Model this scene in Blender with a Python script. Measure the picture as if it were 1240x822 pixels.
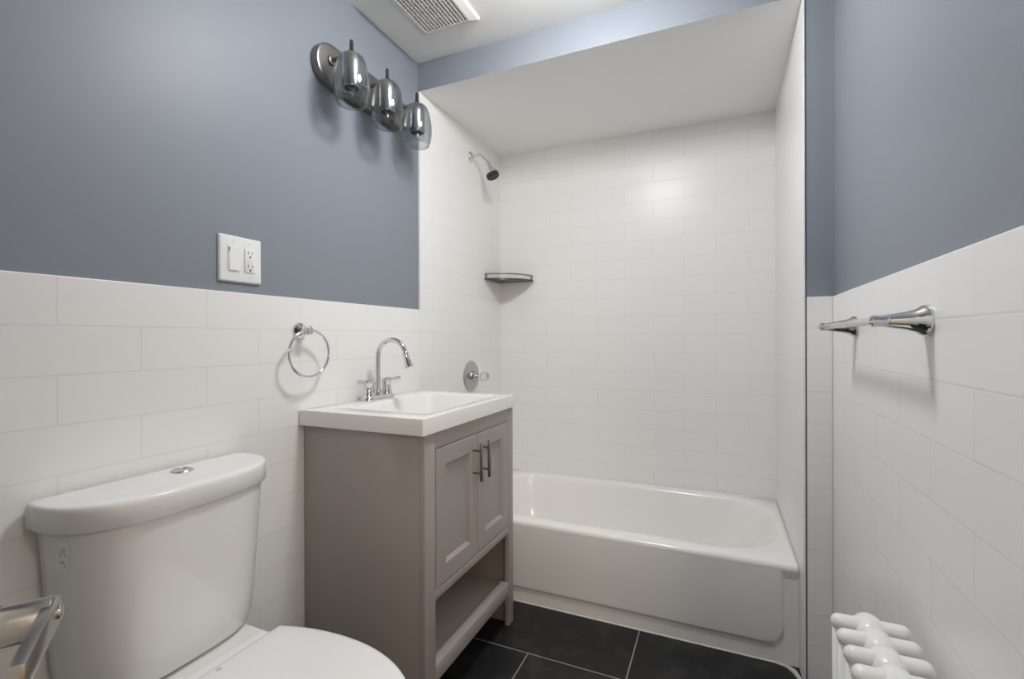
import bpy, bmesh, math
from math import sin, cos, pi
from mathutils import Vector, Matrix

S = bpy.context.scene
COL = S.collection
for o in list(bpy.data.objects):
    bpy.data.objects.remove(o)

# ------------------------------------------------------------------ camera
FPX, YAW, PIT, ROL = 574.9, 0.414, -0.0017, -0.0033
CAM = Vector((1.2289, 0.0, 1.1323))
_f0 = Vector((-sin(YAW), cos(YAW), 0)); _r0 = Vector((cos(YAW), sin(YAW), 0)); _u0 = Vector((0, 0, 1))
_f = _f0 * cos(PIT) + _u0 * sin(PIT); _u = -_f0 * sin(PIT) + _u0 * cos(PIT)
_R = _r0 * cos(ROL) + _u * sin(ROL); _U = -_r0 * sin(ROL) + _u * cos(ROL)
cam_data = bpy.data.cameras.new('camera')
cam_data.sensor_width = 36.0
cam_data.lens = 36.0 * FPX / 1240.0
cam_data.clip_start = 0.02
cam = bpy.data.objects.new('camera', cam_data)
COL.objects.link(cam)
M = Matrix.Identity(4)
for i in range(3):
    M[i][0] = _R[i]; M[i][1] = _U[i]; M[i][2] = -_f[i]; M[i][3] = CAM[i]
cam.matrix_world = M
S.camera = cam

# ------------------------------------------------------------------ world, light, exposure
S.view_settings.view_transform = 'Standard'
S.view_settings.look = 'None'
S.view_settings.gamma = 1.0
S.view_settings.use_curve_mapping = False
S.view_settings.exposure = 0.0
S.cycles.use_denoising = True
S.cycles.max_bounces = 14
S.cycles.diffuse_bounces = 12
S.cycles.glossy_bounces = 6
S.cycles.transmission_bounces = 12
S.cycles.sample_clamp_indirect = 6.0

W = bpy.data.worlds.new('world'); S.world = W; W.use_nodes = True
W.node_tree.nodes['Background'].inputs[0].default_value = (1.0, 0.98, 0.95, 1)
W.node_tree.nodes['Background'].inputs[1].default_value = 0.3

LAMP = Vector((0.82, 1.22, 2.363))       # flush ceiling globe: its diffuser is the room's light
LAMP_STRENGTH = 97.0
HALL_W = 62.0                             # warm lamp in the hallway outside the open door
ld = bpy.data.lights.new('hall_lamp', 'POINT')
ld.shadow_soft_size = 0.20; ld.energy = HALL_W; ld.color = (1.0, 0.84, 0.67)
lo = bpy.data.objects.new('hall_lamp', ld); COL.objects.link(lo)
lo.location = (2.05, -0.78, 1.65)
ld = bpy.data.lights.new('hall_fill_light', 'AREA')  # added fill light, out of view, lifts the toilet and left tile
ld.shape = 'DISK'; ld.size = 0.30; ld.energy = 10.0; ld.color = (1.0, 0.96, 0.91)
lo = bpy.data.objects.new('hall_fill_light', ld); COL.objects.link(lo)
lo.location = (2.35, 0.05, 2.40)

# ------------------------------------------------------------------ room measures (metres)
Y0, YB = 1.779, 2.626          # alcove mouth, back wall tile face
WR, WA = 1.553, 1.474          # right wall tile face, alcove right tile face
ZT, ZC, ZS = 1.2634, 2.363, 2.238
YF = -0.48
DY0, DY1, DZ = -0.40, 0.50, 2.05     # doorway in the right wall, beside the camera

# ------------------------------------------------------------------ materials
def mat(name, col, rough=0.5, metal=0.0, spec=0.5, **kw):
    m = bpy.data.materials.new(name); m.use_nodes = True
    b = m.node_tree.nodes['Principled BSDF']
    b.inputs['Base Color'].default_value = (*col, 1)
    b.inputs['Roughness'].default_value = rough
    b.inputs['Metallic'].default_value = metal
    b.inputs['Specular IOR Level'].default_value = spec
    for k, v in kw.items():
        b.inputs[k.replace('_', ' ')].default_value = v
    return m

def nn(m, t, **kw):
    n = m.node_tree.nodes.new(t)
    for k, v in kw.items(): setattr(n, k, v)
    return n

def noise_bump(m, scale=40, strength=0.05, dist=0.01, detail=2):
    nt = m.node_tree; b = nt.nodes['Principled BSDF']
    tc = nn(m, 'ShaderNodeTexCoord'); no = nn(m, 'ShaderNodeTexNoise')
    no.inputs['Scale'].default_value = scale; no.inputs['Detail'].default_value = detail
    bu = nn(m, 'ShaderNodeBump'); bu.inputs['Strength'].default_value = strength; bu.inputs['Distance'].default_value = dist
    nt.links.new(tc.outputs['Object'], no.inputs['Vector'])
    nt.links.new(no.outputs['Fac'], bu.inputs['Height'])
    nt.links.new(bu.outputs['Normal'], b.inputs['Normal'])
    return m

def noise_color(m, c1, c2, scale=6, detail=4, lo=0.35, hi=0.65):
    nt = m.node_tree; b = nt.nodes['Principled BSDF']
    tc = nn(m, 'ShaderNodeTexCoord'); no = nn(m, 'ShaderNodeTexNoise')
    no.inputs['Scale'].default_value = scale; no.inputs['Detail'].default_value = detail
    r = nn(m, 'ShaderNodeValToRGB')
    r.color_ramp.elements[0].position = lo; r.color_ramp.elements[0].color = (*c1, 1)
    r.color_ramp.elements[1].position = hi; r.color_ramp.elements[1].color = (*c2, 1)
    nt.links.new(tc.outputs['Object'], no.inputs['Vector'])
    nt.links.new(no.outputs['Fac'], r.inputs['Fac'])
    nt.links.new(r.outputs['Color'], b.inputs['Base Color'])
    return m

def tile_mat(name, axes, u0, v0, bw, bh, offset, c1, c2, grout, mortar=0.0022, rough=0.31, bump=0.22, bdist=0.002,
             wave=0.02, mottled=None, spec=0.34):
    m = mat(name, c1, rough, spec=spec)
    nt = m.node_tree; b = nt.nodes['Principled BSDF']; L = nt.links.new
    tc = nn(m, 'ShaderNodeTexCoord'); sp = nn(m, 'ShaderNodeSeparateXYZ'); L(tc.outputs['Object'], sp.inputs[0])
    cb = nn(m, 'ShaderNodeCombineXYZ')
    for k, (ax, off) in enumerate(((axes[0], u0), (axes[1], v0))):
        a = nn(m, 'ShaderNodeMath', operation='ADD'); a.inputs[1].default_value = -off
        L(sp.outputs['XYZ'.index(ax)], a.inputs[0]); L(a.outputs[0], cb.inputs[k])
    br = nn(m, 'ShaderNodeTexBrick'); br.offset = offset; br.offset_frequency = 2; br.squash = 1.0
    br.inputs['Scale'].default_value = 1.0
    br.inputs['Brick Width'].default_value = bw; br.inputs['Row Height'].default_value = bh
    br.inputs['Mortar Size'].default_value = mortar; br.inputs['Mortar Smooth'].default_value = 0.35
    br.inputs['Color1'].default_value = (*c1, 1); br.inputs['Color2'].default_value = (*c2, 1)
    br.inputs['Mortar'].default_value = (*grout, 1)
    L(cb.outputs[0], br.inputs['Vector'])
    col = br.outputs['Color']
    if mottled:
        no = nn(m, 'ShaderNodeTexNoise'); no.inputs['Scale'].default_value = 9; no.inputs['Detail'].default_value = 6
        no.inputs['Roughness'].default_value = 0.65
        L(tc.outputs['Object'], no.inputs['Vector'])
        rp = nn(m, 'ShaderNodeValToRGB'); rp.color_ramp.elements[0].position = 0.5; rp.color_ramp.elements[1].position = 0.78
        rp.color_ramp.elements[0].color = (0, 0, 0, 1); rp.color_ramp.elements[1].color = (*mottled, 1)
        L(no.outputs['Fac'], rp.inputs['Fac'])
        mx = nn(m, 'ShaderNodeMixRGB', blend_type='ADD'); mx.inputs['Fac'].default_value = 1.0
        L(col, mx.inputs[1]); L(rp.outputs['Color'], mx.inputs[2]); col = mx.outputs[0]
    L(col, b.inputs['Base Color'])
    inv = nn(m, 'ShaderNodeMath', operation='SUBTRACT'); inv.inputs[0].default_value = 1.0
    L(br.outputs['Fac'], inv.inputs[1])
    b1 = nn(m, 'ShaderNodeBump'); b1.inputs['Strength'].default_value = bump; b1.inputs['Distance'].default_value = bdist
    L(inv.outputs[0], b1.inputs['Height'])
    n2 = nn(m, 'ShaderNodeTexNoise'); n2.inputs['Scale'].default_value = 14; n2.inputs['Detail'].default_value = 1
    L(tc.outputs['Object'], n2.inputs['Vector'])
    b2 = nn(m, 'ShaderNodeBump'); b2.inputs['Strength'].default_value = wave; b2.inputs['Distance'].default_value = 0.02
    L(n2.outputs['Fac'], b2.inputs['Height']); L(b1.outputs['Normal'], b2.inputs['Normal'])
    L(b2.outputs['Normal'], b.inputs['Normal'])
    return m

TILE = (0.83, 0.828, 0.815); TILE2 = (0.82, 0.818, 0.805); GROUT = (0.765, 0.76, 0.745)
TR = 0.1016
tl = dict(bw=0.3048, bh=TR, offset=0.5, c1=TILE, c2=TILE2, grout=GROUT)
m_tile_left = tile_mat('white_tile_left', 'YZ', 0.0515, ZT - 13 * TR, **tl)
m_tile_right = tile_mat('white_tile_right', 'YZ', 0.866 - 0.1524 - 0.3048 * 4, ZT - 13 * TR, **tl)
m_tile_back = tile_mat('white_tile_back', 'XZ', 1.055 - 0.3048 * 4, 1.966 - 20 * TR, **tl)
m_tile_jog = tile_mat('white_tile_jog', 'XZ', 1.30, ZT - 13 * TR, **tl)
m_floor = tile_mat('black_floor_tile', 'XY', 0.592 - 0.6096 * 4, 1.585 - 0.3048 * 8, 0.6096, 0.3048, 0.431,
                   (0.0105, 0.011, 0.012), (0.013, 0.0135, 0.0145), (0.30, 0.30, 0.30), mortar=0.0024, rough=0.42,
                   bump=0.3, wave=0.03, mottled=(0.030, 0.030, 0.031), spec=0.35)
m_blue = noise_bump(mat('blue_grey_paint', (0.220, 0.243, 0.278), 0.46, spec=0.32), 55, 0.04, 0.004)
m_ceil = noise_bump(mat('ceiling_paint', (0.86, 0.857, 0.85), 0.7, spec=0.2), 70, 0.03, 0.003)
m_white_trim = mat('white_trim', (0.80, 0.80, 0.79), 0.35)
m_caulk = noise_bump(mat('caulk', (0.60, 0.585, 0.55), 0.55), 60, 0.3, 0.003)
m_porc = mat('porcelain', (0.80, 0.80, 0.785), 0.10, spec=0.55)
m_seat = mat('seat_plastic', (0.84, 0.84, 0.84), 0.22)
m_rad = noise_bump(mat('radiator_enamel', (0.82, 0.82, 0.81), 0.28), 25, 0.08, 0.004)
m_van = mat('grey_cabinet_paint', (0.36, 0.332, 0.305), 0.42, spec=0.35)
m_van_shade = noise_color(mat('cabinet_inside_shade', (0.22, 0.18, 0.15), 0.6), (0.20, 0.165, 0.14), (0.26, 0.22, 0.19), 5)  # cabinet grey turned darker and browner: warm interior shade put into the colour
m_top = mat('cultured_marble', (0.80, 0.785, 0.765), 0.14)
m_chrome = mat('chrome', (0.70, 0.70, 0.71), 0.07, 1.0)
m_chrome_d = mat('satin_chrome', (0.60, 0.60, 0.61), 0.22, 1.0)
m_plate_metal = mat('dimmed_chrome', (0.50, 0.50, 0.50), 0.16, 1.0)  # chrome darkened, a dim reflection put into its colour
m_nickel = mat('brushed_nickel', (0.43, 0.405, 0.37), 0.27, 1.0)
m_bar = mat('dark_nickel', (0.27, 0.262, 0.25), 0.36, 1.0)
m_shelf = mat('dark_metal', (0.12, 0.115, 0.11), 0.3, 1.0)
m_handle = mat('dark_pull', (0.27, 0.255, 0.24), 0.32, 1.0)
def thin_glass(name, tint):
    m = bpy.data.materials.new(name); m.use_nodes = True
    nt = m.node_tree; nt.nodes.clear(); L = nt.links.new
    out = nn(m, 'ShaderNodeOutputMaterial'); mx = nn(m, 'ShaderNodeMixShader'); tr_ = nn(m, 'ShaderNodeBsdfTransparent')
    gl = nn(m, 'ShaderNodeBsdfGlossy'); lw = nn(m, 'ShaderNodeLayerWeight')
    tr_.inputs['Color'].default_value = (*tint, 1); gl.inputs['Roughness'].default_value = 0.03
    lw.inputs['Blend'].default_value = 0.32
    pw = nn(m, 'ShaderNodeMath', operation='POWER'); pw.inputs[1].default_value = 2.6
    ma = nn(m, 'ShaderNodeMath', operation='MULTIPLY_ADD'); ma.inputs[1].default_value = 0.62; ma.inputs[2].default_value = 0.07
    lw.inputs['Blend'].default_value = 0.5
    L(lw.outputs['Facing'], pw.inputs[0]); L(pw.outputs[0], ma.inputs[0]); L(ma.outputs[0], mx.inputs[0]); L(tr_.outputs[0], mx.inputs[1]); L(gl.outputs[0], mx.inputs[2]); L(mx.outputs[0], out.inputs[0])
    return m
m_glass = thin_glass('clear_glass', (0.83, 0.85, 0.86))
m_knob = mat('clear_acrylic', (0.97, 0.98, 0.98), 0.04, 0, 0.5, Transmission_Weight=0.9, IOR=1.45)
m_dark = mat('void_shade', (0.01, 0.01, 0.01), 0.8)
m_slot = mat('slot_grey', (0.07, 0.07, 0.07), 0.7)
m_black = mat('black_rubber', (0.015, 0.015, 0.016), 0.45)
m_plate = mat('white_plastic', (0.78, 0.79, 0.80), 0.3)
m_vent = mat('vent_plastic', (0.74, 0.735, 0.71), 0.45)
m_door = mat('door_paint', (0.72, 0.72, 0.70), 0.4)
m_mark = mat('faint_sticker', (0.81, 0.81, 0.80), 0.45)
m_print = mat('sticker_print', (0.52, 0.52, 0.50), 0.6)
m_diff = mat('lamp_diffuser', (0.9, 0.9, 0.9), 0.4, Emission_Color=(0.985, 0.99, 1.0, 1), Emission_Strength=LAMP_STRENGTH)

m_wood = noise_color(mat('hall_wood', (0.3, 0.17, 0.09), 0.35), (0.26, 0.14, 0.07), (0.38, 0.22, 0.12), 7)
m_hall = mat('hall_wall', (0.58, 0.56, 0.53), 0.6)

def tub_material():
    m = mat('tub_enamel', (0.85, 0.84, 0.82), 0.16, spec=0.5)
    nt = m.node_tree; b = nt.nodes['Principled BSDF']; L = nt.links.new
    tc = nn(m, 'ShaderNodeTexCoord')
    # small rust stain on the far inner side
    vd = nn(m, 'ShaderNodeVectorMath', operation='DISTANCE'); vd.inputs[1].default_value = (0.79, 0.70, 0.27)
    no = nn(m, 'ShaderNodeTexNoise'); no.inputs['Scale'].default_value = 30
    L(tc.outputs['Object'], vd.inputs[0]); L(tc.outputs['Object'], no.inputs['Vector'])
    mu = nn(m, 'ShaderNodeMath', operation='MULTIPLY_ADD'); mu.inputs[1].default_value = 0.05
    L(no.outputs['Fac'], mu.inputs[0]); L(vd.outputs['Value'], mu.inputs[2])
    rp = nn(m, 'ShaderNodeValToRGB')
    rp.color_ramp.elements[0].position = 0.03; rp.color_ramp.elements[0].color = (0.70, 0.64, 0.50, 1)
    rp.color_ramp.elements[1].position = 0.075; rp.color_ramp.elements[1].color = (0.85, 0.84, 0.82, 1)
    L(mu.outputs[0], rp.inputs['Fac']); L(rp.outputs['Color'], b.inputs['Base Color'])
    return m
m_tub = tub_material()

# ------------------------------------------------------------------ mesh helpers (all in world coordinates)
def BM(): return bmesh.new()

def box(bm, x0, x1, y0, y1, z0, z1, bev=0.0, seg=2, mi=0):
    vs = [bm.verts.new((x, y, z)) for x in (x0, x1) for y in (y0, y1) for z in (z0, z1)]
    idx = [(0, 1, 3, 2), (4, 6, 7, 5), (0, 4, 5, 1), (2, 3, 7, 6), (0, 2, 6, 4), (1, 5, 7, 3)]
    fs = [bm.faces.new([vs[i] for i in f]) for f in idx]
    for f in fs: f.material_index = mi
    if bev > 0:
        es = list({e for f in fs for e in f.edges})
        bmesh.ops.bevel(bm, geom=es, offset=bev, offset_type='OFFSET', segments=seg, profile=0.5, affect='EDGES')
    return fs

def obox(bm, origin, ax, ay, az, sx, sy, sz, bev=0.0, seg=2):
    """box of full sizes sx,sy,sz centred on origin along axes ax, ay, az"""
    t = bmesh.new(); box(t, -sx / 2, sx / 2, -sy / 2, sy / 2, -sz / 2, sz / 2, bev, seg)
    A = Matrix((Vector(ax), Vector(ay), Vector(az))).transposed()
    merge(bm, t, lambda v: A @ v + Vector(origin))

def merge(bm, t, fn):
    mp = {}
    for v in t.verts: mp[v] = bm.verts.new(fn(v.co))
    for f in t.faces:
        try: nf = bm.faces.new([mp[v] for v in f.verts]); nf.material_index = f.material_index
        except ValueError: pass
    t.free()

def frame(d):
    d = Vector(d).normalized()
    a = Vector((0, 0, 1)) if abs(d.z) < 0.9 else Vector((1, 0, 0))
    u = d.cross(a).normalized(); v = d.cross(u).normalized()
    return d, u, v

def lathe(bm, prof, origin, axis=(0, 0, 1), n=32, cap0=True, cap1=True, sx=1.0, sy=1.0):
    """prof: (radius, distance along axis)"""
    d, u, v = frame(axis); O = Vector(origin)
    rings = []
    for r, h in prof:
        if r < 1e-6: rings.append([bm.verts.new(O + d * h)])
        else: rings.append([bm.verts.new(O + d * h + (u * cos(2 * pi * k / n) * sx + v * sin(2 * pi * k / n) * sy) * r) for k in range(n)])
    for a, b in zip(rings, rings[1:]):
        for k in range(n):
            k2 = (k + 1) % n
            if len(a) == 1 and len(b) == 1: continue
            if len(a) == 1: f = [a[0], b[k], b[k2]]
            elif len(b) == 1: f = [a[k], b[0], a[k2]]
            else: f = [a[k], b[k], b[k2], a[k2]]
            bm.faces.new(f)
    if cap0 and len(rings[0]) > 1: bm.faces.new(rings[0])
    if cap1 and len(rings[-1]) > 1: bm.faces.new(rings[-1])

def cyl(bm, p0, p1, r, n=24, bev=0.0):
    p0, p1 = Vector(p0), Vector(p1); L = (p1 - p0).length
    b = min(bev, r * 0.9, L * 0.45)
    if b > 0:
        pr = [(r - b, 0), (r - b * 0.3, b * 0.3), (r, b), (r, L - b), (r - b * 0.3, L - b * 0.3), (r - b, L)]
    else: pr = [(r, 0), (r, L)]
    lathe(bm, pr, p0, p1 - p0, n)

def sphere(bm, c, r, n=20, sz=1.0, axis=(0, 0, 1)):
    k = 10
    lathe(bm, [(r * sin(pi * i / k), -r * sz * cos(pi * i / k)) for i in range(k + 1)], c, axis, n)

def tube(bm, pts, r, n=14, closed=False):
    pts = [Vector(p) for p in pts]; N = len(pts)
    rr = r if isinstance(r, (list, tuple)) else [r] * N
    rings = []; u = None
    for i, p in enumerate(pts):
        if closed: t = pts[(i + 1) % N] - pts[i - 1]
        else: t = pts[min(i + 1, N - 1)] - pts[max(i - 1, 0)]
        t.normalize()
        if u is None: _, u, _ = frame(t)
        u = (u - t * u.dot(t)).normalized(); v = t.cross(u)
        rings.append([bm.verts.new(p + (u * cos(2 * pi * k / n) + v * sin(2 * pi * k / n)) * rr[i]) for k in range(n)])
    M_ = N if closed else N - 1
    for i in range(M_):
        a, b = rings[i], rings[(i + 1) % N]
        for k in range(n):
            bm.faces.new([a[k], a[(k + 1) % n], b[(k + 1) % n], b[k]])
    if not closed:
        bm.faces.new(rings[0][::-1]); bm.faces.new(rings[-1])

def loft(bm, loops, cap0=True, cap1=True):
    R_ = [[bm.verts.new(p) for p in l] for l in loops]
    n = len(R_[0])
    for a, b in zip(R_, R_[1:]):
        for k in range(n):
            bm.faces.new([a[k], a[(k + 1) % n], b[(k + 1) % n], b[k]])
    if cap0: bm.faces.new(R_[0][::-1])
    if cap1: bm.faces.new(R_[-1])

def rrect(x0, x1, y0, y1, r, n=8):
    """rounded rectangle outline, r one radius or four (x1y1, x0y1, x0y0, x1y0)"""
    rs = r if isinstance(r, (list, tuple)) else [r] * 4
    out = []
    for (cx, cy, a0, q) in ((x1 - rs[0], y1 - rs[0], 0, rs[0]), (x0 + rs[1], y1 - rs[1], 90, rs[1]),
                            (x0 + rs[2], y0 + rs[2], 180, rs[2]), (x1 - rs[3], y0 + rs[3], 270, rs[3])):
        for k in range(n + 1):
            a = math.radians(a0 + 90 * k / n)
            out.append((cx + q * cos(a), cy + q * sin(a)))
    return out

def shift(bm, v):
    for q in bm.verts: q.co += Vector(v)

def obj(name, bm, m, parent=None, smooth=True, angle=35, mats=None):
    bmesh.ops.remove_doubles(bm, verts=bm.verts, dist=1e-6)
    bmesh.ops.recalc_face_normals(bm, faces=bm.faces)
    if parent is not None:
        top = parent
        while top.parent is not None: top = top.parent
        L = top['_o'] if '_o' in top else None
        if L is not None: shift(bm, -Vector(L))
    me = bpy.data.meshes.new(name); bm.to_mesh(me); bm.free()
    for q in (mats or [m]): me.materials.append(q)
    o = bpy.data.objects.new(name, me); COL.objects.link(o)
    if smooth:
        for p in me.polygons: p.use_smooth = True
        try: me.set_sharp_from_angle(angle=math.radians(angle))
        except Exception: pass
    if parent is not None: o.parent = parent
    return o

def thing(name, label, cat, loc, group=None):
    o = bpy.data.objects.new(name, None); COL.objects.link(o)
    o.location = loc; o.empty_display_size = 0.05
    o['label'] = label; o['category'] = cat; o['_o'] = [float(c) for c in loc]
    if group: o['group'] = group
    THINGS.append(o)
    return o
THINGS = []

def struct(name, bm, m, mats=None, label=None):
    o = obj(name, bm, m, smooth=False, mats=mats); o['kind'] = 'structure'
    if label: o['label'] = label
    return o

# ================================================================== SETTING
b = BM(); box(b, -0.15, 1.72, YF - 0.12, YB + 0.15, -0.10, 0.0); struct('floor', b, m_floor)
b = BM(); box(b, -0.15, 1.72, YF - 0.12, YB + 0.15, ZC, ZC + 0.10); struct('ceiling', b, m_ceil)
b = BM(); box(b, -0.15, -0.008, YF - 0.12, YB + 0.15, 0, ZC); struct('wall_left', b, m_blue)
b = BM()
box(b, WR + 0.008, 1.72, YF - 0.12, DY0, 0, ZC); box(b, WR + 0.008, 1.72, DY1, Y0 + 0.008, 0, ZC); box(b, WR + 0.008, 1.72, DY0, DY1, DZ, ZC)
struct('wall_right', b, m_blue)
# hallway outside the doorway
b = BM(); box(b, 1.72, 3.2, -1.4, 1.5, -0.10, 0.0); struct('floor_hall', b, m_wood)
b = BM(); box(b, 3.2, 3.3, -1.5, 1.6, -0.1, 2.5); box(b, 1.72, 3.2, -1.5, -1.4, -0.1, 2.5); box(b, 1.72, 3.2, 1.5, 1.6, -0.1, 2.5); struct('wall_hall', b, m_hall)
b = BM(); box(b, 1.72, 3.3, -1.5, 1.6, 2.5, 2.6); struct('ceiling_hall', b, m_ceil)
b = BM()
for y in (DY0 + 0.009, DY1 - 0.009): box(b, WR - 0.012, 1.732, y - 0.009, y + 0.009, 0, DZ)
box(b, WR - 0.012, 1.732, DY0, DY1, DZ - 0.018, DZ)
struct('trim_7', b, m_white_trim)
b = BM(); box(b, WA + 0.005, 1.72, Y0 + 0.008, YB + 0.15, 0, ZC); struct('wall_nib', b, m_blue)
b = BM(); box(b, -0.008, WA + 0.005, YB + 0.008, YB + 0.15, 0, ZC); struct('wall_back', b, m_ceil)
# wall behind the camera
b = BM(); box(b, -0.008, WR + 0.008, YF - 0.12, YF, 0, ZC); struct('wall_front', b, m_blue)
# soffit above the tub
b = BM(); fs = box(b, -0.008, WA + 0.005, Y0, YB + 0.008, ZS, ZC)
for f in fs:
    if abs(f.normal.z) > 0.5 or f.calc_center_median().z < ZS + 0.001: f.material_index = 1
struct('wall_soffit', b, m_blue, mats=[m_blue, m_ceil])
# tile skins
b = BM()
box(b, -0.008, 0, YF, Y0, 0, ZT, 0.002, 2)
box(b, -0.008, 0, Y0, YB + 0.008, 0, ZS)
struct('trim_1', b, m_tile_left)
b = BM(); box(b, WR, WR + 0.008, DY1, Y0, 0, ZT, 0.0015, 2); struct('trim_2', b, m_tile_right)
b = BM(); box(b, WA + 0.0095, WR, Y0, Y0 + 0.008, 0, ZT, 0.0012, 2); struct('trim_3', b, m_tile_jog)
b = BM(); box(b, WA, WA + 0.005, Y0 + 0.003, YB + 0.008, 0, ZS, 0.001, 2); struct('trim_4', b, m_tile_right)
b = BM(); box(b, 0, WA, YB, YB + 0.008, 0, ZS); struct('trim_5', b, m_tile_back)
# caulk bead where the tub meets the floor, thick in the right-hand corner
b = BM()
pts = [(0.0, 1.8835, 0.0), (0.9, 1.8830, 0.0), (1.40, 1.882, 0.0), (1.435, 1.875, 0.0), (1.455, 1.855, 0.0), (1.466, 1.825, 0.0), (1.470, 1.79, 0.0)]
tube(b, pts, [0.003, 0.003, 0.003, 0.006, 0.009, 0.007, 0.004], 10)
struct('trim_6', b, m_caulk)

# ================================================================== BATHTUB
TY, TZ = 1.875, 0.350
tub = thing('bathtub', 'white alcove bathtub with apron front below the tiled back wall', 'bathtub', (0.74, TY, 0))
# stain coordinates are object coordinates (relative to the tub's base)
b = BM()
X0, X1, YA, YE = 0.002, WA - 0.0006, TY, YB - 0.0006
def tub_loop(x0, x1, y0, y1, r, z): return [(x, y, z) for x, y in rrect(x0, x1, y0, y1, r, 12)]
loops = [
    tub_loop(X0, X1, YA + 0.0092, YE, 0.010, TZ - 0.052),
    tub_loop(X0, X1, YA + 0.0012, YE, 0.012, TZ - 0.024),
    tub_loop(X0, X1, YA, YE, 0.014, TZ - 0.016),
    tub_loop(X0 + .001, X1 - .001, YA + 0.004, YE, 0.016, TZ - 0.005),
    tub_loop(X0 + .004, X1 - .004, YA + 0.012, YE - .002, 0.02, TZ),
]
ix0, ix1, iy0, iy1 = 0.09, 1.448, 1.950, 2.585
rr0 = [0.235, 0.20, 0.20, 0.235]
for dx1, d, z, k in ((0.0, 0.0, TZ, 1.0), (0.010, 0.009, TZ - 0.004, 1.0), (0.018, 0.016, TZ - 0.014, .98), (0.03, 0.022, TZ - 0.035, .97),
                     (0.09, 0.045, 0.20, .92), (0.17, 0.065, 0.11, .86), (0.22, 0.09, 0.075, .76), (0.30, 0.14, 0.055, .6), (0.45, 0.22, 0.05, .4)):
    loops.append(tub_loop(ix0 + d, ix1 - dx1, iy0 + d, iy1 - d, [q * k for q in rr0], z))
loft(b, loops, cap0=False)
obj('basin', b, m_tub, tub, angle=60)
# apron: recessed skirt with a raised panel whose lower corners are rounded
b = BM()
box(b, X0, X1, TY + 0.009, TY + 0.05, 0, TZ - 0.02)
po = rrect(0.02, 1.424, 0.064, TZ - 0.012, [0.01, 0.05, 0.05, 0.055], 10)
def ploop(ins, y):
    xs = [p[0] for p in po]; cx = (0.02 + 1.424) / 2; cz = (0.064 + TZ - .012) / 2
    hx = (1.424 - .02) / 2; hz = (TZ - .012 - .064) / 2
    return [(cx + (x - cx) * (hx - ins) / hx, y, cz + (z - cz) * (hz - ins) / hz) for x, z in po]
loft(b, [ploop(-0.008, TY + 0.0095), ploop(-0.004, TY + 0.0085), ploop(0.0, TY + 0.005), ploop(0.004, TY + 0.0015), ploop(0.010, TY + 0.0008)], cap0=False)
obj('apron', b, m_tub, tub, angle=50)

# ================================================================== VANITY
VX, VY0, VY1, VZ = 0.463, 1.1266, 1.747, 0.8605
van = thing('bathroom_vanity', 'grey two-door vanity cabinet with open bottom shelf', 'cabinet', (0.24, 1.437, 0))
def vbox(name, *a, bev=0.0012, m=None, par=None, lab=None):
    b = BM(); box(b, *a, bev, 2); o = obj(name, b, m or m_van, par or van)
    if lab: o['label'] = lab
    return o
ST = 0.0545
vbox('side_panel', 0.002, VX - 0.019, VY0, VY0 + 0.016, 0, VZ)
vbox('side_panel', 0.002, VX - 0.019, VY1 - 0.016, VY1, 0, VZ)
vbox('side_shade_skin', 0.002, VX - 0.0195, VY0 + 0.0162, VY0 + 0.019, 0.0, 0.39, m=m_van_shade, lab='inner face of left side, warm shade in its colour')  # thin skins added to carry the painted inner shade
vbox('side_shade_skin', 0.002, VX - 0.0195, VY1 - 0.019, VY1 - 0.0162, 0.0, 0.39, m=m_van_shade, lab='inner face of right side, warm shade in its colour')
vbox('back_panel', 0.002, 0.014, VY0 + 0.0195, VY1 - 0.0195, 0.12, VZ - 0.002, m=m_van_shade, lab='inner back, warm shade in its colour')
vbox('cabinet_floor', 0.0145, VX - 0.0195, VY0 + 0.0195, VY1 - 0.0195, 0.382, 0.398, m=m_van_shade, lab='cabinet bottom, warm shade in its colour')
# face frame: legs run down to the floor
vbox('front_leg', VX - 0.0185, VX, VY0, VY0 + ST, 0.0, VZ)
vbox('front_leg', VX - 0.0185, VX, VY1 - 0.042, VY1, 0.0, VZ)
YL, YR = VY0 + ST, VY1 - 0.042
vbox('top_rail', VX - 0.0185, VX, YL, YR, 0.8095, VZ)
vbox('middle_rail', VX - 0.0185, VX, YL, YR, 0.366, 0.396)
vbox('shelf_rail', VX - 0.034, VX - 0.001, YL, YR, 0.122, 0.172, bev=0.002)
vbox('shelf', 0.0145, VX - 0.0345, VY0 + 0.0195, VY1 - 0.0195, 0.142, 0.160, m=m_van)
# doors
def door(y0, y1, hy):
    z0, z1 = 0.3985, 0.807
    b = BM()
    xf, xr = VX + 0.001, VX - 0.008
    fw = 0.054
    oy0, oy1, oz0, oz1 = y0, y1, z0, z1
    def L(i, x, j=0.0): return [(x, y0 + i, z0 + i), (x, y1 - i, z0 + i), (x, y1 - i, z1 - i), (x, y0 + i, z1 - i)]
    loft(b, [L(0.0, VX - 0.018), L(0.0, xf - 0.0015), L(0.0015, xf), L(fw, xf), L(fw + 0.003, xf - 0.004), L(fw + 0.006, xf - 0.005), L(fw + 0.009, xr)])
    d = obj('door', b, m_van, van, angle=20)
    b = BM()
    zc0, zc1 = 0.655, 0.782
    xb = VX + 0.032
    cyl(b, (xb, hy, zc0), (xb, hy, zc1), 0.0058, 16, 0.001)
    for z in (zc0 + 0.026, zc1 - 0.026): cyl(b, (VX + 0.0005, hy, z), (xb, hy, z), 0.0042, 12)
    h = obj('handle', b, m_handle, d); h['label'] = 'dark metal bar pull'
    return d
YM = (YL + YR) / 2 + 0.001
door(YL + 0.003, YM - 0.0015, YM - 0.031); door(YM + 0.0015, YR - 0.003, YM + 0.028)

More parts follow.
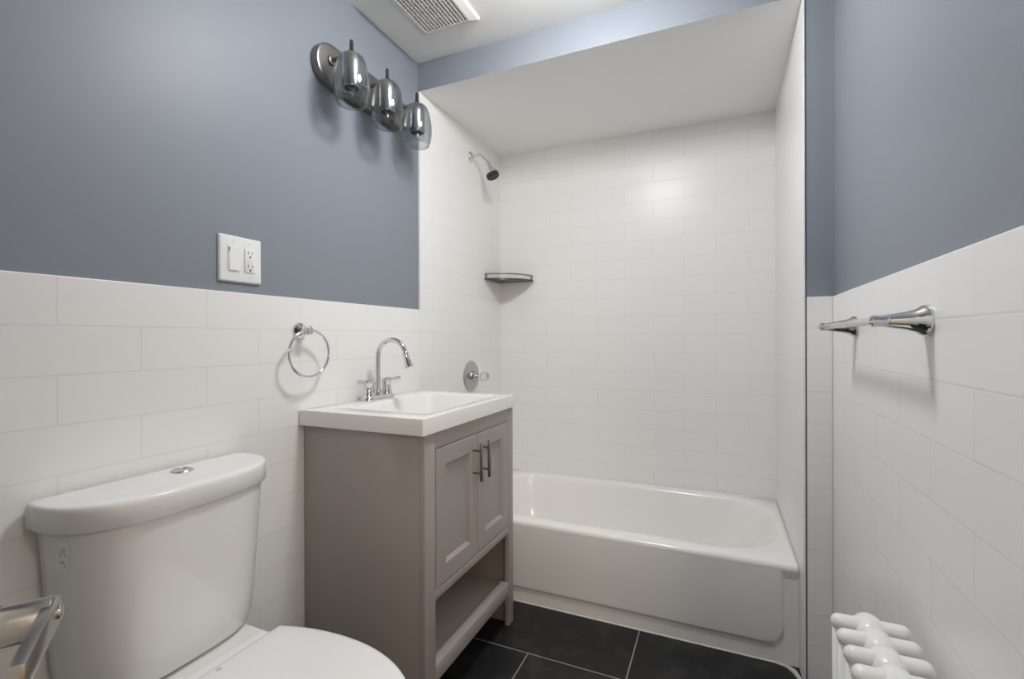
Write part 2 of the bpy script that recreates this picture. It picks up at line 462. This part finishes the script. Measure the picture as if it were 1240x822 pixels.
# countertop with moulded sink
top = thing('washbasin', 'white rectangular sink top with square edges on the grey vanity', 'sink', (0.236, 1.43, VZ))
CX0, CX1, CY0, CY1, CZ = 0.0015, 0.471, 1.108, 1.752, 0.909
b = BM()
def cl(x0, x1, y0, y1, r, z, n=6): return [(x, y, z) for x, y in rrect(x0, x1, y0, y1, r, n)]
sl = [cl(CX0, CX1, CY0, CY1, 0.003, VZ), cl(CX0, CX1, CY0, CY1, 0.004, CZ - 0.004), cl(CX0 + .001, CX1 - .001, CY0 + .001, CY1 - .001, 0.004, CZ - 0.001), cl(CX0 + 0.004, CX1 - 0.004, CY0 + 0.004, CY1 - 0.004, 0.004, CZ)]
bx0, bx1, by0, by1 = 0.112, 0.430, 1.19, 1.670
for d, z, r in ((0, CZ, .035), (0.004, CZ - 0.002, .034), (0.008, CZ - 0.008, .033), (0.02, CZ - 0.05, .03), (0.035, CZ - 0.085, .03), (0.06, CZ - 0.098, .03), (0.10, CZ - 0.101, .03)):
    sl.append(cl(bx0 + d, bx1 - d, by0 + d, by1 - d, r, z))
loft(b, sl, cap0=False)
obj('basin_slab', b, m_top, top, angle=30)
b = BM(); lathe(b, [(0.022, 0), (0.022, 0.002), (0.017, 0.003), (0.012, 0.001), (0, 0.001)], (0.265, 1.43, CZ - 0.1011), n=24)
d_ = obj('drain', b, m_chrome, top); d_['label'] = 'chrome sink drain'

# faucet
FX, FY = 0.052, 1.428
fau = thing('sink_faucet', 'chrome two-handle gooseneck faucet standing on the white sink top', 'faucet', (FX, FY, CZ))
b = BM()
fl = lambda ix, z: [(FX + x, FY + y, z) for x, y in rrect(-0.027 + ix, 0.027 - ix, -0.080 + ix, 0.080 - ix, 0.0265 - ix, 8)]
loft(b, [fl(0, CZ + 0.0002), fl(0, CZ + 0.006), fl(0.003, CZ + 0.012), fl(0.008, CZ + 0.016)])
lathe(b, [(0.020, 0.014), (0.017, 0.022), (0.0135, 0.028), (0.0135, 0.036)], (FX, FY, CZ), n=24)
obj('base', b, m_chrome, fau)
b = BM()
pts = [(FX, FY, CZ + 0.03), (FX, FY, CZ + 0.08), (FX, FY, CZ + 0.13)]
zc, rc = CZ + 0.158, 0.063
for k in range(0, 15):
    a = pi - (pi * 0.92) * k / 14
    pts.append((FX + rc + rc * cos(a), FY, zc + rc * sin(a)))
tube(b, pts, 0.0088, 18)
obj('spout', b, m_chrome, fau, angle=60)
b = BM()
e0, e1 = Vector(pts[-2]), Vector(pts[-1]); dr = (e1 - e0).normalized()
lathe(b, [(0.0088, -0.004), (0.0115, 0.0), (0.0115, 0.006), (0.0100, 0.009), (0.0125, 0.030), (0.0165, 0.052), (0.0165, 0.056), (0.013, 0.057), (0.0, 0.056)], e1, dr, 24)
obj('spray_head', b, m_chrome, fau)
for sgn, ldir in ((-1, Vector((0.1, -1, 0.12))), (1, Vector((0.25, 1, 0.12)))):
    c = Vector((FX, FY + sgn * 0.051, CZ + 0.0145))
    b = BM()
    lathe(b, [(0.021, 0.0), (0.0195, 0.010), (0.0155, 0.018), (0.0150, 0.040), (0.0175, 0.044), (0.0175, 0.058), (0.013, 0.063), (0, 0.064)], c, (0, 0, 1), 24)
    ldir.normalize(); s0 = c + Vector((0, 0, 0.050)); s1 = s0 + ldir * 0.062
    tube(b, [s0, s0 + ldir * 0.03, s0 + ldir * 0.052, s1], [0.0055, 0.0055, 0.008, 0.0075], 14)
    obj('handle', b, m_chrome, fau)
b = BM(); cyl(b, (FX - 0.020, FY, CZ + 0.012), (FX - 0.020, FY, CZ + 0.055), 0.0025, 10); sphere(b, (FX - 0.020, FY, CZ + 0.058), 0.006, 12)
obj('lift_rod', b, m_chrome, fau)

# ================================================================== TOILET
TC = 0.680
toi = thing('toilet', 'white two-piece toilet with closed lid beside the grey vanity', 'toilet', (0.35, TC, 0))
def bow(hw, xb, dep, z, n=40, e1=3.0, e2=0.38, yc=TC, rb=0.008):
    pts = []
    for i in range(n + 1):
        s = -cos(pi * i / n)
        pts.append((xb + dep * (max(0, 1 - abs(s) ** e1)) ** e2, yc + hw * s, z))
    # back edge
    pts += [(xb - rb, yc + hw - rb, z), (xb - rb, yc, z), (xb - rb, yc - hw + rb, z)]
    return pts
b = BM()
ZL = 0.822
loft(b, [bow(0.2265, 0.022, 0.172, ZL - 0.050), bow(0.2285, 0.022, 0.175, ZL - 0.046), bow(0.2285, 0.022, 0.175, ZL - 0.012), bow(0.2278, 0.022, 0.174, ZL - 0.004), bow(0.2250, 0.022, 0.1715, ZL - 0.0010), bow(0.2215, 0.022, 0.168, ZL), bow(0.2000, 0.022, 0.148, ZL + 0.0004)])
obj('tank_lid', b, m_porc, toi, angle=50)
b = BM()
tl_ = []
for z, hw, dep in ((ZL - 0.0505, 0.214, 0.160), (0.70, 0.209, 0.158), (0.60, 0.203, 0.154), (0.50, 0.196, 0.148), (0.45, 0.190, 0.142), (0.43, 0.184, 0.136), (0.422, 0.172, 0.126)):
    tl_.append(bow(hw, 0.028, dep, z, e1=3.4, e2=0.40))
loft(b, tl_)
obj('tank', b, m_porc, toi, angle=50)
b = BM()
lathe(b, [(0.0235, 0.0), (0.0235, 0.002), (0.0215, 0.0045), (0.0195, 0.005), (0.0190, 0.0038), (0.018, 0.0042), (0, 0.0046)], (0.062, 0.713, ZL - 0.0005), n=32)
o = obj('flush_button', b, m_chrome_d, toi); o['label'] = 'round chrome flush button'
# sticker on the tank corner: faint, unreadable mark
def on_tank(y, z, off=0.0008):
    # hull of the tank at height z
    f = (z - 0.60) / 0.10; hw = 0.203 + 0.006 * f; dep = 0.154 + 0.004 * f
    s = (y - TC) / hw
    return (0.028 + dep * (max(0, 1 - abs(s) ** 3.4)) ** 0.40 + off * 0.5, y - off, z)
def decal(bm, ya, yb, za, zb, off, n=6):
    g = [[bm.verts.new(on_tank(ya + (yb - ya) * i / n, za + (zb - za) * j / n, off)) for j in range(n + 1)] for i in range(n + 1)]
    for i in range(n):
        for j in range(n): bm.faces.new([g[i][j], g[i + 1][j], g[i + 1][j + 1], g[i][j + 1]])
b = BM(); decal(b, 0.4735, 0.4812, 0.697, 0.753, 0.0008, 10)
stk = obj('sticker', b, m_mark, toi); stk['label'] = 'small faint sticker on the tank corner'
for ya, yb, za, zb in ((0.4757, 0.4780, 0.733, 0.741), (0.4748, 0.4760, 0.726, 0.731), (0.4779, 0.4791, 0.726, 0.731), (0.4757, 0.4785, 0.7115, 0.7165), (0.4785, 0.4795, 0.704, 0.710)):
    b = BM(); decal(b, ya, yb, za, zb, 0.0013, 3); obj('sticker_mark', b, m_print, stk)
# bowl with pedestal and tank deck
def egg(cx, hx0, hx1, hy, z, n=48):
    out = []
    for k in range(n):
        a = 2 * pi * k / n
        x = cos(a); y = sin(a)
        hx = hx1 if x > 0 else hx0
        e = 0.5 if x < 0 else 1.0
        out.append((cx + hx * (abs(x) ** (1.0 if x > 0 else 0.55)) * (1 if x > 0 else -1), TC + hy * y, z))
    return out
b = BM()
loft(b, [egg(0.36, 0.26, 0.24, 0.105, 0.0), egg(0.36, 0.26, 0.24, 0.105, 0.02), egg(0.37, 0.24, 0.22, 0.10, 0.10), egg(0.39, 0.22, 0.235, 0.115, 0.20),
         egg(0.42, 0.20, 0.25, 0.155, 0.30), egg(0.44, 0.20, 0.252, 0.172, 0.36), egg(0.44, 0.20, 0.253, 0.176, 0.395), egg(0.44, 0.19, 0.245, 0.168, 0.402)])
obj('bowl', b, m_porc, toi, angle=60)
b = BM()
dk = lambda i, z: [(x, y, z) for x, y in rrect(0.035 + i, 0.31, TC - 0.145 + i, TC + 0.145 - i, 0.02, 6)]
loft(b, [dk(0.03, 0.30), dk(0.004, 0.36), dk(0, 0.38), dk(0, 0.414), dk(0.004, 0.418)])
obj('tank_deck', b, m_porc, toi, angle=40)
# seat ring and closed lid
def seat_loop(z, ins=0.0, n=40):
    out = []
    hy, xf, xm, xb = 0.181 - ins, 0.705 - ins, 0.43, 0.243 + ins
    for k in range(n + 1):
        a = -pi / 2 + pi * k / n
        out.append((xm + (xf - xm) * cos(a) ** 0.95, TC + hy * sin(a), z))
    hb = 0.150 - ins
    for k in range(1, 9):      # taper to the straight back
        t = k / 9
        out.append((xm + (xb - xm) * t, TC + hy + (hb - hy) * (t ** 2.2), z))
    out.append((xb, TC + hb, z)); out.append((xb, TC, z)); out.append((xb, TC - hb, z))
    for k in range(8, 0, -1):
        t = k / 9
        out.append((xm + (xb - xm) * t, TC - hy - (hb - hy) * (t ** 2.2), z))
    return out
b = BM(); loft(b, [seat_loop(0.404, 0.004), seat_loop(0.407, 0.001), seat_loop(0.419, 0.001), seat_loop(0.421, 0.004)]); obj('seat', b, m_seat, toi, angle=50)
b = BM(); loft(b, [seat_loop(0.4225, 0.003), seat_loop(0.425, 0.0), seat_loop(0.434, 0.0), seat_loop(0.4385, 0.004), seat_loop(0.440, 0.012), seat_loop(0.4415, 0.05)]); obj('seat_lid', b, m_seat, toi, angle=50)
b = BM(); box(b, 0.208, 0.2425, TC - 0.125, TC + 0.125, 0.4183, 0.4325, 0.005, 3); obj('hinge_cover', b, m_seat, toi)
b = BM(); lathe(b, [(0.0055, 0), (0.0055, 0.0012), (0, 0.0016)], (0.262, 0.663, 0.4395), n=16); o = obj('seat_bumper', b, m_print, toi); o['label'] = 'small grey dot'

# ================================================================== RADIATOR
RX, RZ = 1.4755, 0.622
rad = thing('radiator', 'white cast-iron column radiator on the floor under the towel bar', 'radiator', (RX, 0.87, 0))
PITCH, NSEC, YFAR = 0.0505, 8, 1.047
def rad_section():
    b = BM()
    for zz in (RZ - 0.0155, 0.095):
        n = 40; pts = []; r = []
        for k in range(n + 1):
            t = -cos(pi * k / n)
            pts.append((t * 0.0605, 0, zz)); r.append(0.0148 * max(0.12, min(1.0, (1 - max(0, (abs(t) * 0.0605 - 0.0460) / 0.0145) ** 2)) ** 0.5))
        tube(b, pts, r, 14)
        lathe(b, [(0.0, -0.0275), (0.0195, -0.0274), (0.0235, -0.0235), (0.0262, -0.012), (0.0272, 0), (0.0262, 0.012), (0.0235, 0.0235), (0.0195, 0.0274), (0.0, 0.0275)], (0, 0, zz - 0.008), (0, 1, 0), 20, sx=1.0, sy=1.0)
    for x in (-0.046, -0.0155, 0.0155, 0.046):
        tube(b, [(x, 0, 0.095), (x, 0, 0.30), (x, 0, RZ - 0.02)], 0.0118, 12)
    return b
sec0 = None
for k in range(NSEC):
    y = YFAR - k * PITCH
    if sec0 is None:
        b = rad_section(); shift(b, (0, 0, 0))
        me = bpy.data.meshes.new('section'); bmesh.ops.recalc_face_normals(b, faces=b.faces); b.to_mesh(me); b.free()
        me.materials.append(m_rad)
        for p in me.polygons: p.use_smooth = True
        sec0 = bpy.data.objects.new('section', me); o = sec0
    else: o = sec0.copy()
    COL.objects.link(o); o.parent = rad; o.location = (0, y - 0.87, 0)
for y in (YFAR, YFAR - (NSEC - 1) * PITCH):
    for x in (-0.046, 0.046):
        b = BM(); lathe(b, [(0.016, 0), (0.015, 0.012), (0.010, 0.03), (0.0115, 0.10)], (RX + x, y, 0.0), n=14)
        obj('foot', b, m_rad, rad)

# ================================================================== VANITY LIGHT
LZ, LX = 2.065, 0.110
bl = thing('vanity_light', 'three-shade wall light with oval nickel backplate on the blue wall', 'wall light', (-0.008, 1.416, LZ))
b = BM()
def stad(i, x): return [(x, y, z) for y, z in rrect(1.169 + i, 1.663 - i, LZ - 0.070 + i, LZ + 0.070 - i, 0.0695 - i, 12)]
loft(b, [stad(0, -0.0079), stad(0, 0.0175), stad(0.0012, 0.0205), stad(0.004, 0.0218), stad(0.010, 0.0222)])
obj('backplate', b, m_bar, bl, angle=30)
SH = (1.231, 1.415, 1.602)
for y in SH:
    b = BM()
    cyl(b, (0.022, y, LZ + 0.012), (0.030, y, LZ + 0.012), 0.017, 20, 0.003)
    tube(b, [(0.026, y, LZ + 0.012), (0.06, y, LZ + 0.014), (0.09, y, LZ + 0.018), (LX, y, LZ + 0.018)], 0.0065, 12)
    obj('arm', b, m_bar, bl)
    b = BM()
    zt = LZ + 0.006
    lathe(b, [(0.0, 0.010), (0.0125, 0.010), (0.026, 0.004), (0.0295, -0.002), (0.0300, -0.030), (0.0300, -0.100),
              (0.0280, -0.107), (0.024, -0.107), (0.023, -0.085), (0.0, -0.085)], (LX, y, zt), (0, 0, 1), 28)
    sk = obj('socket', b, m_chrome_d, bl)
    b = BM(); lathe(b, [(0.0, 0.054), (0.0042, 0.0535), (0.0062, 0.048), (0.0064, 0.022), (0.009, 0.017), (0.012, 0.0102), (0, 0.0102)], (LX, y, zt), (0, 0, 1), 20)
    obj('finial', b, m_shelf, sk)
    b = BM(); lathe(b, [(0, -0.086), (0.021, -0.0862), (0.019, -0.102), (0, -0.104)], (LX, y, zt), (0, 0, 1), 20)
    obj('socket_mouth', b, m_black, sk)
    # tulip glass, open at the bottom
    pr = [(0.030, 0.000), (0.036, -0.003), (0.043, -0.012), (0.0515, -0.038), (0.0570, -0.070), (0.0588, -0.095), (0.0575, -0.120), (0.0535, -0.142), (0.0475, -0.160)]
    b = BM()
    th = 0.0022
    full = pr + [(r - th, h) for r, h in pr[::-1]]
    full[-1] = (0.030, -th); full[-2] = (0.035, -0.003 - th)
    full.append(full[0])
    lathe(b, full, (LX, y, zt + 0.001), (0, 0, 1), 40, cap0=False, cap1=False)
    g = obj('shade', b, m_glass, bl, angle=80); g['label'] = 'clear glass tulip shade'

# ================================================================== CEILING LAMP (out of frame, above the room's middle)
cl_ = thing('ceiling_lamp', 'round white flush ceiling lamp above the middle of the room', 'ceiling lamp', (LAMP.x, LAMP.y, ZC))
b = BM(); lathe(b, [(0.125, 0), (0.125, -0.014), (0.118, -0.020), (0, -0.020)], (LAMP.x, LAMP.y, ZC - 0.0002), n=40); obj('lamp_base', b, m_white_trim, cl_)
b = BM(); lathe(b, [(0.112, -0.021), (0.118, -0.045), (0.112, -0.072), (0.092, -0.094), (0.060, -0.108), (0, -0.114)], (LAMP.x, LAMP.y, ZC), n=40); obj('diffuser', b, m_diff, cl_)

# ================================================================== CEILING VENT
vx0, vx1, vy0, vy1 = 0.135, 0.388, 1.345, 1.616
ven = thing('exhaust_vent', 'square white exhaust fan grille on the ceiling', 'vent', ((vx0 + vx1) / 2, (vy0 + vy1) / 2, ZC))
gx0, gx1, gy0, gy1 = 0.168, 0.353, 1.375, 1.585
b = BM()
def vl(x0, x1, y0, y1, z): return [(x0, y0, z), (x1, y0, z), (x1, y1, z), (x0, y1, z)]
loft(b, [vl(vx0, vx1, vy0, vy1, ZC - 0.0003), vl(vx0, vx1, vy0, vy1, ZC - 0.009), vl(vx0 + .004, vx1 - .004, vy0 + .004, vy1 - .004, ZC - 0.013),
         vl(gx0 - .004, gx1 + .004, gy0 - .004, gy1 + .004, ZC - 0.021), vl(gx0, gx1, gy0, gy1, ZC - 0.021), vl(gx0, gx1, gy0, gy1, ZC - 0.004)], cap0=False, cap1=False)
obj('frame', b, m_vent, ven, angle=15)
b = BM(); box(b, gx0, gx1, gy0, gy1, ZC - 0.0045, ZC - 0.0035); obj('duct_shade', b, m_dark, ven)  # black sheet paints the darkness behind the grille slots
NS = 13
b = BM()
st = (gx1 - gx0) / NS
for k in range(NS + 1):
    x = gx0 + k * st
    box(b, max(gx0, x - st * 0.2), min(gx1, x + st * 0.2), gy0, gy1, ZC - 0.0205, ZC - 0.008)
NY = 15
for k in range(1, NY):
    y = gy0 + (gy1 - gy0) * k / NY
    box(b, gx0, gx1, y - 0.0011, y + 0.0011, ZC - 0.0195, ZC - 0.010)
obj('grille', b, m_vent, ven, smooth=False)

# ================================================================== SWITCH AND OUTLET PLATE
py0, py1, pz0, pz1 = 0.849, 0.977, 1.292, 1.419
pl = thing('switch_plate', 'white two-gang wall plate with switch and outlet on the blue wall', 'switch plate', (-0.008, (py0 + py1) / 2, (pz0 + pz1) / 2))
b = BM()
def pll(i, x): return [(x, y, z) for y, z in rrect(py0 + i, py1 - i, pz0 + i, pz1 - i, 0.004, 4)]
loft(b, [pll(0, -0.0079), pll(0, -0.003), pll(0.003, 0.0005), pll(0.006, 0.001)])
obj('plate', b, m_plate, pl, angle=30)
zc_ = (pz0 + pz1) / 2
g1, g2 = 0.8900, 0.9385
b = BM(); box(b, 0.0011, 0.0022, g1 - 0.0185, g1 + 0.0185, zc_ - 0.0365, zc_ + 0.0365, 0.0005, 1)
o = obj('switch_bezel', b, m_plate, pl)
b = BM()
loft(b, [[(0.0023, g1 - .0155, zc_ - .033), (0.0023, g1 + .0155, zc_ - .033), (0.0023, g1 + .0155, zc_ + .033), (0.0023, g1 - .0155, zc_ + .033)],
         [(0.0052, g1 - .0150, zc_ - .032), (0.0052, g1 + .0150, zc_ - .032), (0.0030, g1 + .0150, zc_ + .032), (0.0030, g1 - .0150, zc_ + .032)]])
obj('rocker', b, m_plate, pl, smooth=False)
b = BM(); box(b, 0.0023, 0.0034, g1 - 0.0155, g1 - 0.0125, zc_ + 0.012, zc_ + 0.030); obj('switch_gap', b, m_slot, pl)
b = BM(); box(b, 0.0011, 0.0038, g2 - 0.0165, g2 + 0.0165, zc_ - 0.0335, zc_ + 0.0335, 0.0008, 2); oo = obj('outlet', b, m_plate, pl)
for zz in (zc_ + 0.019, zc_ - 0.019):
    b = BM()
    box(b, 0.0037, 0.0042, g2 - 0.0075, g2 - 0.0055, zz - 0.001, zz + 0.008)
    box(b, 0.0037, 0.0042, g2 + 0.0050, g2 + 0.0070, zz - 0.000, zz + 0.007)
    cyl(b, (0.0037, g2, zz - 0.008), (0.0042, g2, zz - 0.008), 0.0028, 12)
    obj('socket_slots', b, m_slot, oo, smooth=False)
b = BM(); box(b, 0.0037, 0.0046, g2 - 0.007, g2 - 0.0005, zc_ - 0.003, zc_ + 0.003); box(b, 0.0037, 0.0046, g2 + 0.0005, g2 + 0.007, zc_ - 0.003, zc_ + 0.003); obj('test_button', b, m_plate, oo, smooth=False)
for y in (g1, g2):
    for z in (zc_ - 0.0475, zc_ + 0.0475):
        b = BM(); lathe(b, [(0.0028, 0), (0.0028, 0.0008), (0, 0.001)], (0.001, y, z), (1, 0, 0), 12); obj('screw', b, m_plate, pl)

# ================================================================== TOWEL RING
ry, rz = 1.113, 1.160
tr = thing('towel_ring', 'chrome towel ring on the white tile above the toilet tank', 'towel ring', (0, ry, rz))
b = BM()
lathe(b, [(0.027, 0.0), (0.027, 0.003), (0.0235, 0.009), (0.0155, 0.016), (0.0115, 0.022), (0.0115, 0.033), (0.0140, 0.037), (0.0140, 0.046), (0.010, 0.050), (0, 0.051)], (0.0001, ry, rz), (1, 0, 0), 28)
obj('post', b, m_chrome, tr)
b = BM()
RC = (0.0415, ry + 0.002, rz - 0.072); RR = 0.079
tube(b, [(RC[0] + 0.0, RC[1] + RR * sin(2 * pi * k / 64), RC[2] + RR * 0.93 * cos(2 * pi * k / 64)) for k in range(64)], 0.0042, 12, closed=True)
obj('ring', b, m_chrome, tr, angle=80)

# ================================================================== TOWEL BAR (right wall)
tz = 1.161
tb = thing('towel_bar', 'chrome towel bar with flared posts on the right tiled wall', 'towel bar', (WR, 1.26, tz))
for y in (1.026, 1.496):
    b = BM()
    lathe(b, [(0.0275, 0.0), (0.0275, 0.004), (0.0255, 0.010), (0.0200, 0.017), (0.0160, 0.030), (0.0125, 0.050), (0.0095, 0.068), (0.0105, 0.073), (0.0100, 0.079), (0.005, 0.084), (0, 0.085)], (WR - 0.0001, y, tz), (-1, 0, 0), 28)
    obj('post', b, m_chrome, tb)
b = BM(); cyl(b, (WR - 0.0755, 1.026, tz), (WR - 0.0755, 1.496, tz), 0.0068, 20, 0.002)
obj('bar', b, m_chrome, tb)

# ================================================================== SHOWER HEAD
hy, hz = 2.2525, 2.112
sh = thing('wall_shower', 'chrome shower head with black face on the tiled left wall', 'shower head', (0, hy, hz))
b = BM(); lathe(b, [(0.028, 0), (0.028, 0.002), (0.025, 0.007), (0.014, 0.012), (0.0105, 0.013)], (0.0001, hy, hz), (1, 0, 0), 28); obj('flange', b, m_chrome, sh)
b = BM()
pts = [(0.002, hy, hz), (0.03, hy, hz + 0.002), (0.05, hy, hz - 0.001), (0.068, hy, hz - 0.013), (0.085, hy, hz - 0.031), (0.102, hy, hz - 0.050)]
tube(b, pts, 0.0085, 16); obj('arm', b, m_chrome, sh, angle=60)
dv = Vector((0.40, 0, -0.92)).normalized()
q = Vector((0.100, hy, hz - 0.047))
b = BM(); lathe(b, [(0, -0.004), (0.012, -0.002), (0.0145, 0.006), (0.0145, 0.016), (0.013, 0.022), (0.017, 0.034), (0.0265, 0.052), (0.0335, 0.066), (0.0335, 0.071), (0.031, 0.072), (0, 0.072)], q, dv, 28)
bell = obj('bell', b, m_chrome, sh)
b = BM(); lathe(b, [(0.0338, 0.0712), (0.0338, 0.086), (0.030, 0.090), (0, 0.089)], q, dv, 28); o = obj('spray_face', b, m_black, bell)
o['label'] = 'black spray face'

# ================================================================== SHOWER VALVE
va = thing('shower_valve', 'round chrome shower valve with clear knob on the left alcove tile', 'shower valve', (0, 2.245, 0.932))
b = BM(); lathe(b, [(0.083, 0), (0.083, 0.003), (0.078, 0.008), (0.060, 0.012), (0.030, 0.014), (0.026, 0.020), (0.024, 0.034), (0.0, 0.035)], (0.0001, 2.245, 0.932), (1, 0, 0), 40); obj('escutcheon', b, m_plate_metal, va)
b = BM(); lathe(b, [(0.010, 0.034), (0.010, 0.060), (0, 0.061)], (0, 2.245, 0.932), (1, 0, 0), 20); st_ = obj('stem', b, m_chrome, va)
b = BM()
lathe(b, [(0.0, 0.0612), (0.016, 0.0615), (0.024, 0.068), (0.0265, 0.080), (0.0245, 0.094), (0.017, 0.101), (0, 0.102)], (0, 2.245, 0.932), (1, 0, 0), 10)
o = obj('knob', b, m_knob, va, angle=10); o['label'] = 'clear faceted knob'

# ================================================================== CORNER SHELF
cz_ = 1.470; Rs = 0.213
cs = thing('corner_shelf', 'quarter-round metal corner shelf in the tub alcove', 'shelf', (0, YB, cz_))
b = BM()
def arc(R_, z, n=24, x0=0.001): return [(x0 + R_ * sin(pi / 2 * k / n), YB - 0.001 - R_ * cos(pi / 2 * k / n), z) for k in range(n + 1)]
loft(b, [[(0.001, YB - 0.001, cz_)] + arc(Rs - .004, cz_), [(0.001, YB - 0.001, cz_ + 0.005)] + arc(Rs - .004, cz_ + 0.005)])
o = obj('shelf_plate', b, m_shelf, cs, angle=30)
b = BM()
loft(b, [[p for p in arc(Rs, cz_ - 0.004)] + [p for p in arc(Rs - 0.004, cz_ - 0.004)[::-1]], [p for p in arc(Rs, cz_ + 0.007)] + [p for p in arc(Rs - 0.004, cz_ + 0.007)[::-1]]])
obj('shelf_rim', b, m_shelf, cs, angle=30)
b = BM(); tube(b, arc(Rs - 0.004, cz_ + 0.032), 0.0042, 12)
obj('guard_rail', b, m_bar, cs, angle=60)
for p in (arc(Rs - 0.008, 0, 2)[0], arc(Rs - 0.008, 0, 2)[2]):
    b = BM(); x, y = max(p[0], 0.007), min(p[1], YB - 0.007)
    cyl(b, (x, y, cz_), (x, y, cz_ + 0.036), 0.006, 14, 0.001); obj('end_post', b, m_bar, cs)

# ================================================================== DOOR WITH LEVER (only the lever shows)
DV = Vector((0.8415, -0.5402, 0)).normalized()     # along the door towards its hinge
NV = Vector((0.5402, 0.8415, 0)).normalized()      # out of the door face, into the room
ZV = Vector((0, 0, 1))
T = CAM + ((_f + _R * (75 - 620) / FPX + _U * (411 - 719) / FPX) * 0.31)                # top corner of the lever beside the spindle
KS = 0.886
rose = T - NV * 0.0692 + DV * 0.008; rose.z = T.z - 0.0092
dr_ = bpy.data.objects.new('door_1', None); COL.objects.link(dr_)
hinge = rose + DV * 0.845; dr_.location = (hinge.x, hinge.y, 0); dr_['_o'] = [hinge.x, hinge.y, 0.0]; dr_['kind'] = 'structure'
b = BM()
c = rose - NV * 0.020 + DV * 0.3925; obox(b, (c.x, c.y, 1.02), DV, NV, ZV, 0.905, 0.036, 2.02, 0.002)
obj('door_leaf', b, m_door, dr_)
b = BM()
lathe(b, [(0.030, -0.002), (0.030, 0.004), (0.026, 0.008), (0.0145, 0.011), (0.0126, 0.018), (0.0126, 0.042)], rose, NV, 32)
cyl(b, rose + NV * 0.042, rose + NV * 0.0430, 0.0100, 28)
cyl(b, rose + NV * 0.0430, rose + NV * 0.0665, 0.0118, 28, 0.0006)
lev = obj('door_handle', b, m_nickel, dr_)
lev['label'] = 'brushed nickel door lever at the lower left edge'
b = BM()
e = rose + NV * 0.0651
cc = e + DV * 0.0320 + NV * 0.0006; cc.z = T.z - 0.0082
obox(b, cc, DV, NV, ZV, 0.0800, 0.0072, 0.0164, 0.0009)
obj('lever', b, m_nickel, lev)
b = BM(); pp = e + NV * 0.0041 - DV * 0.0015; pp.z = T.z - 0.0082
lathe(b, [(0.0046, 0), (0.0046, 0.0008), (0.0034, 0.0014), (0, 0.0016)], pp, NV, 14)
o = obj('privacy_pin', b, m_chrome, lev)

for o in list(bpy.data.objects):
    if '_o' in o: del o['_o']
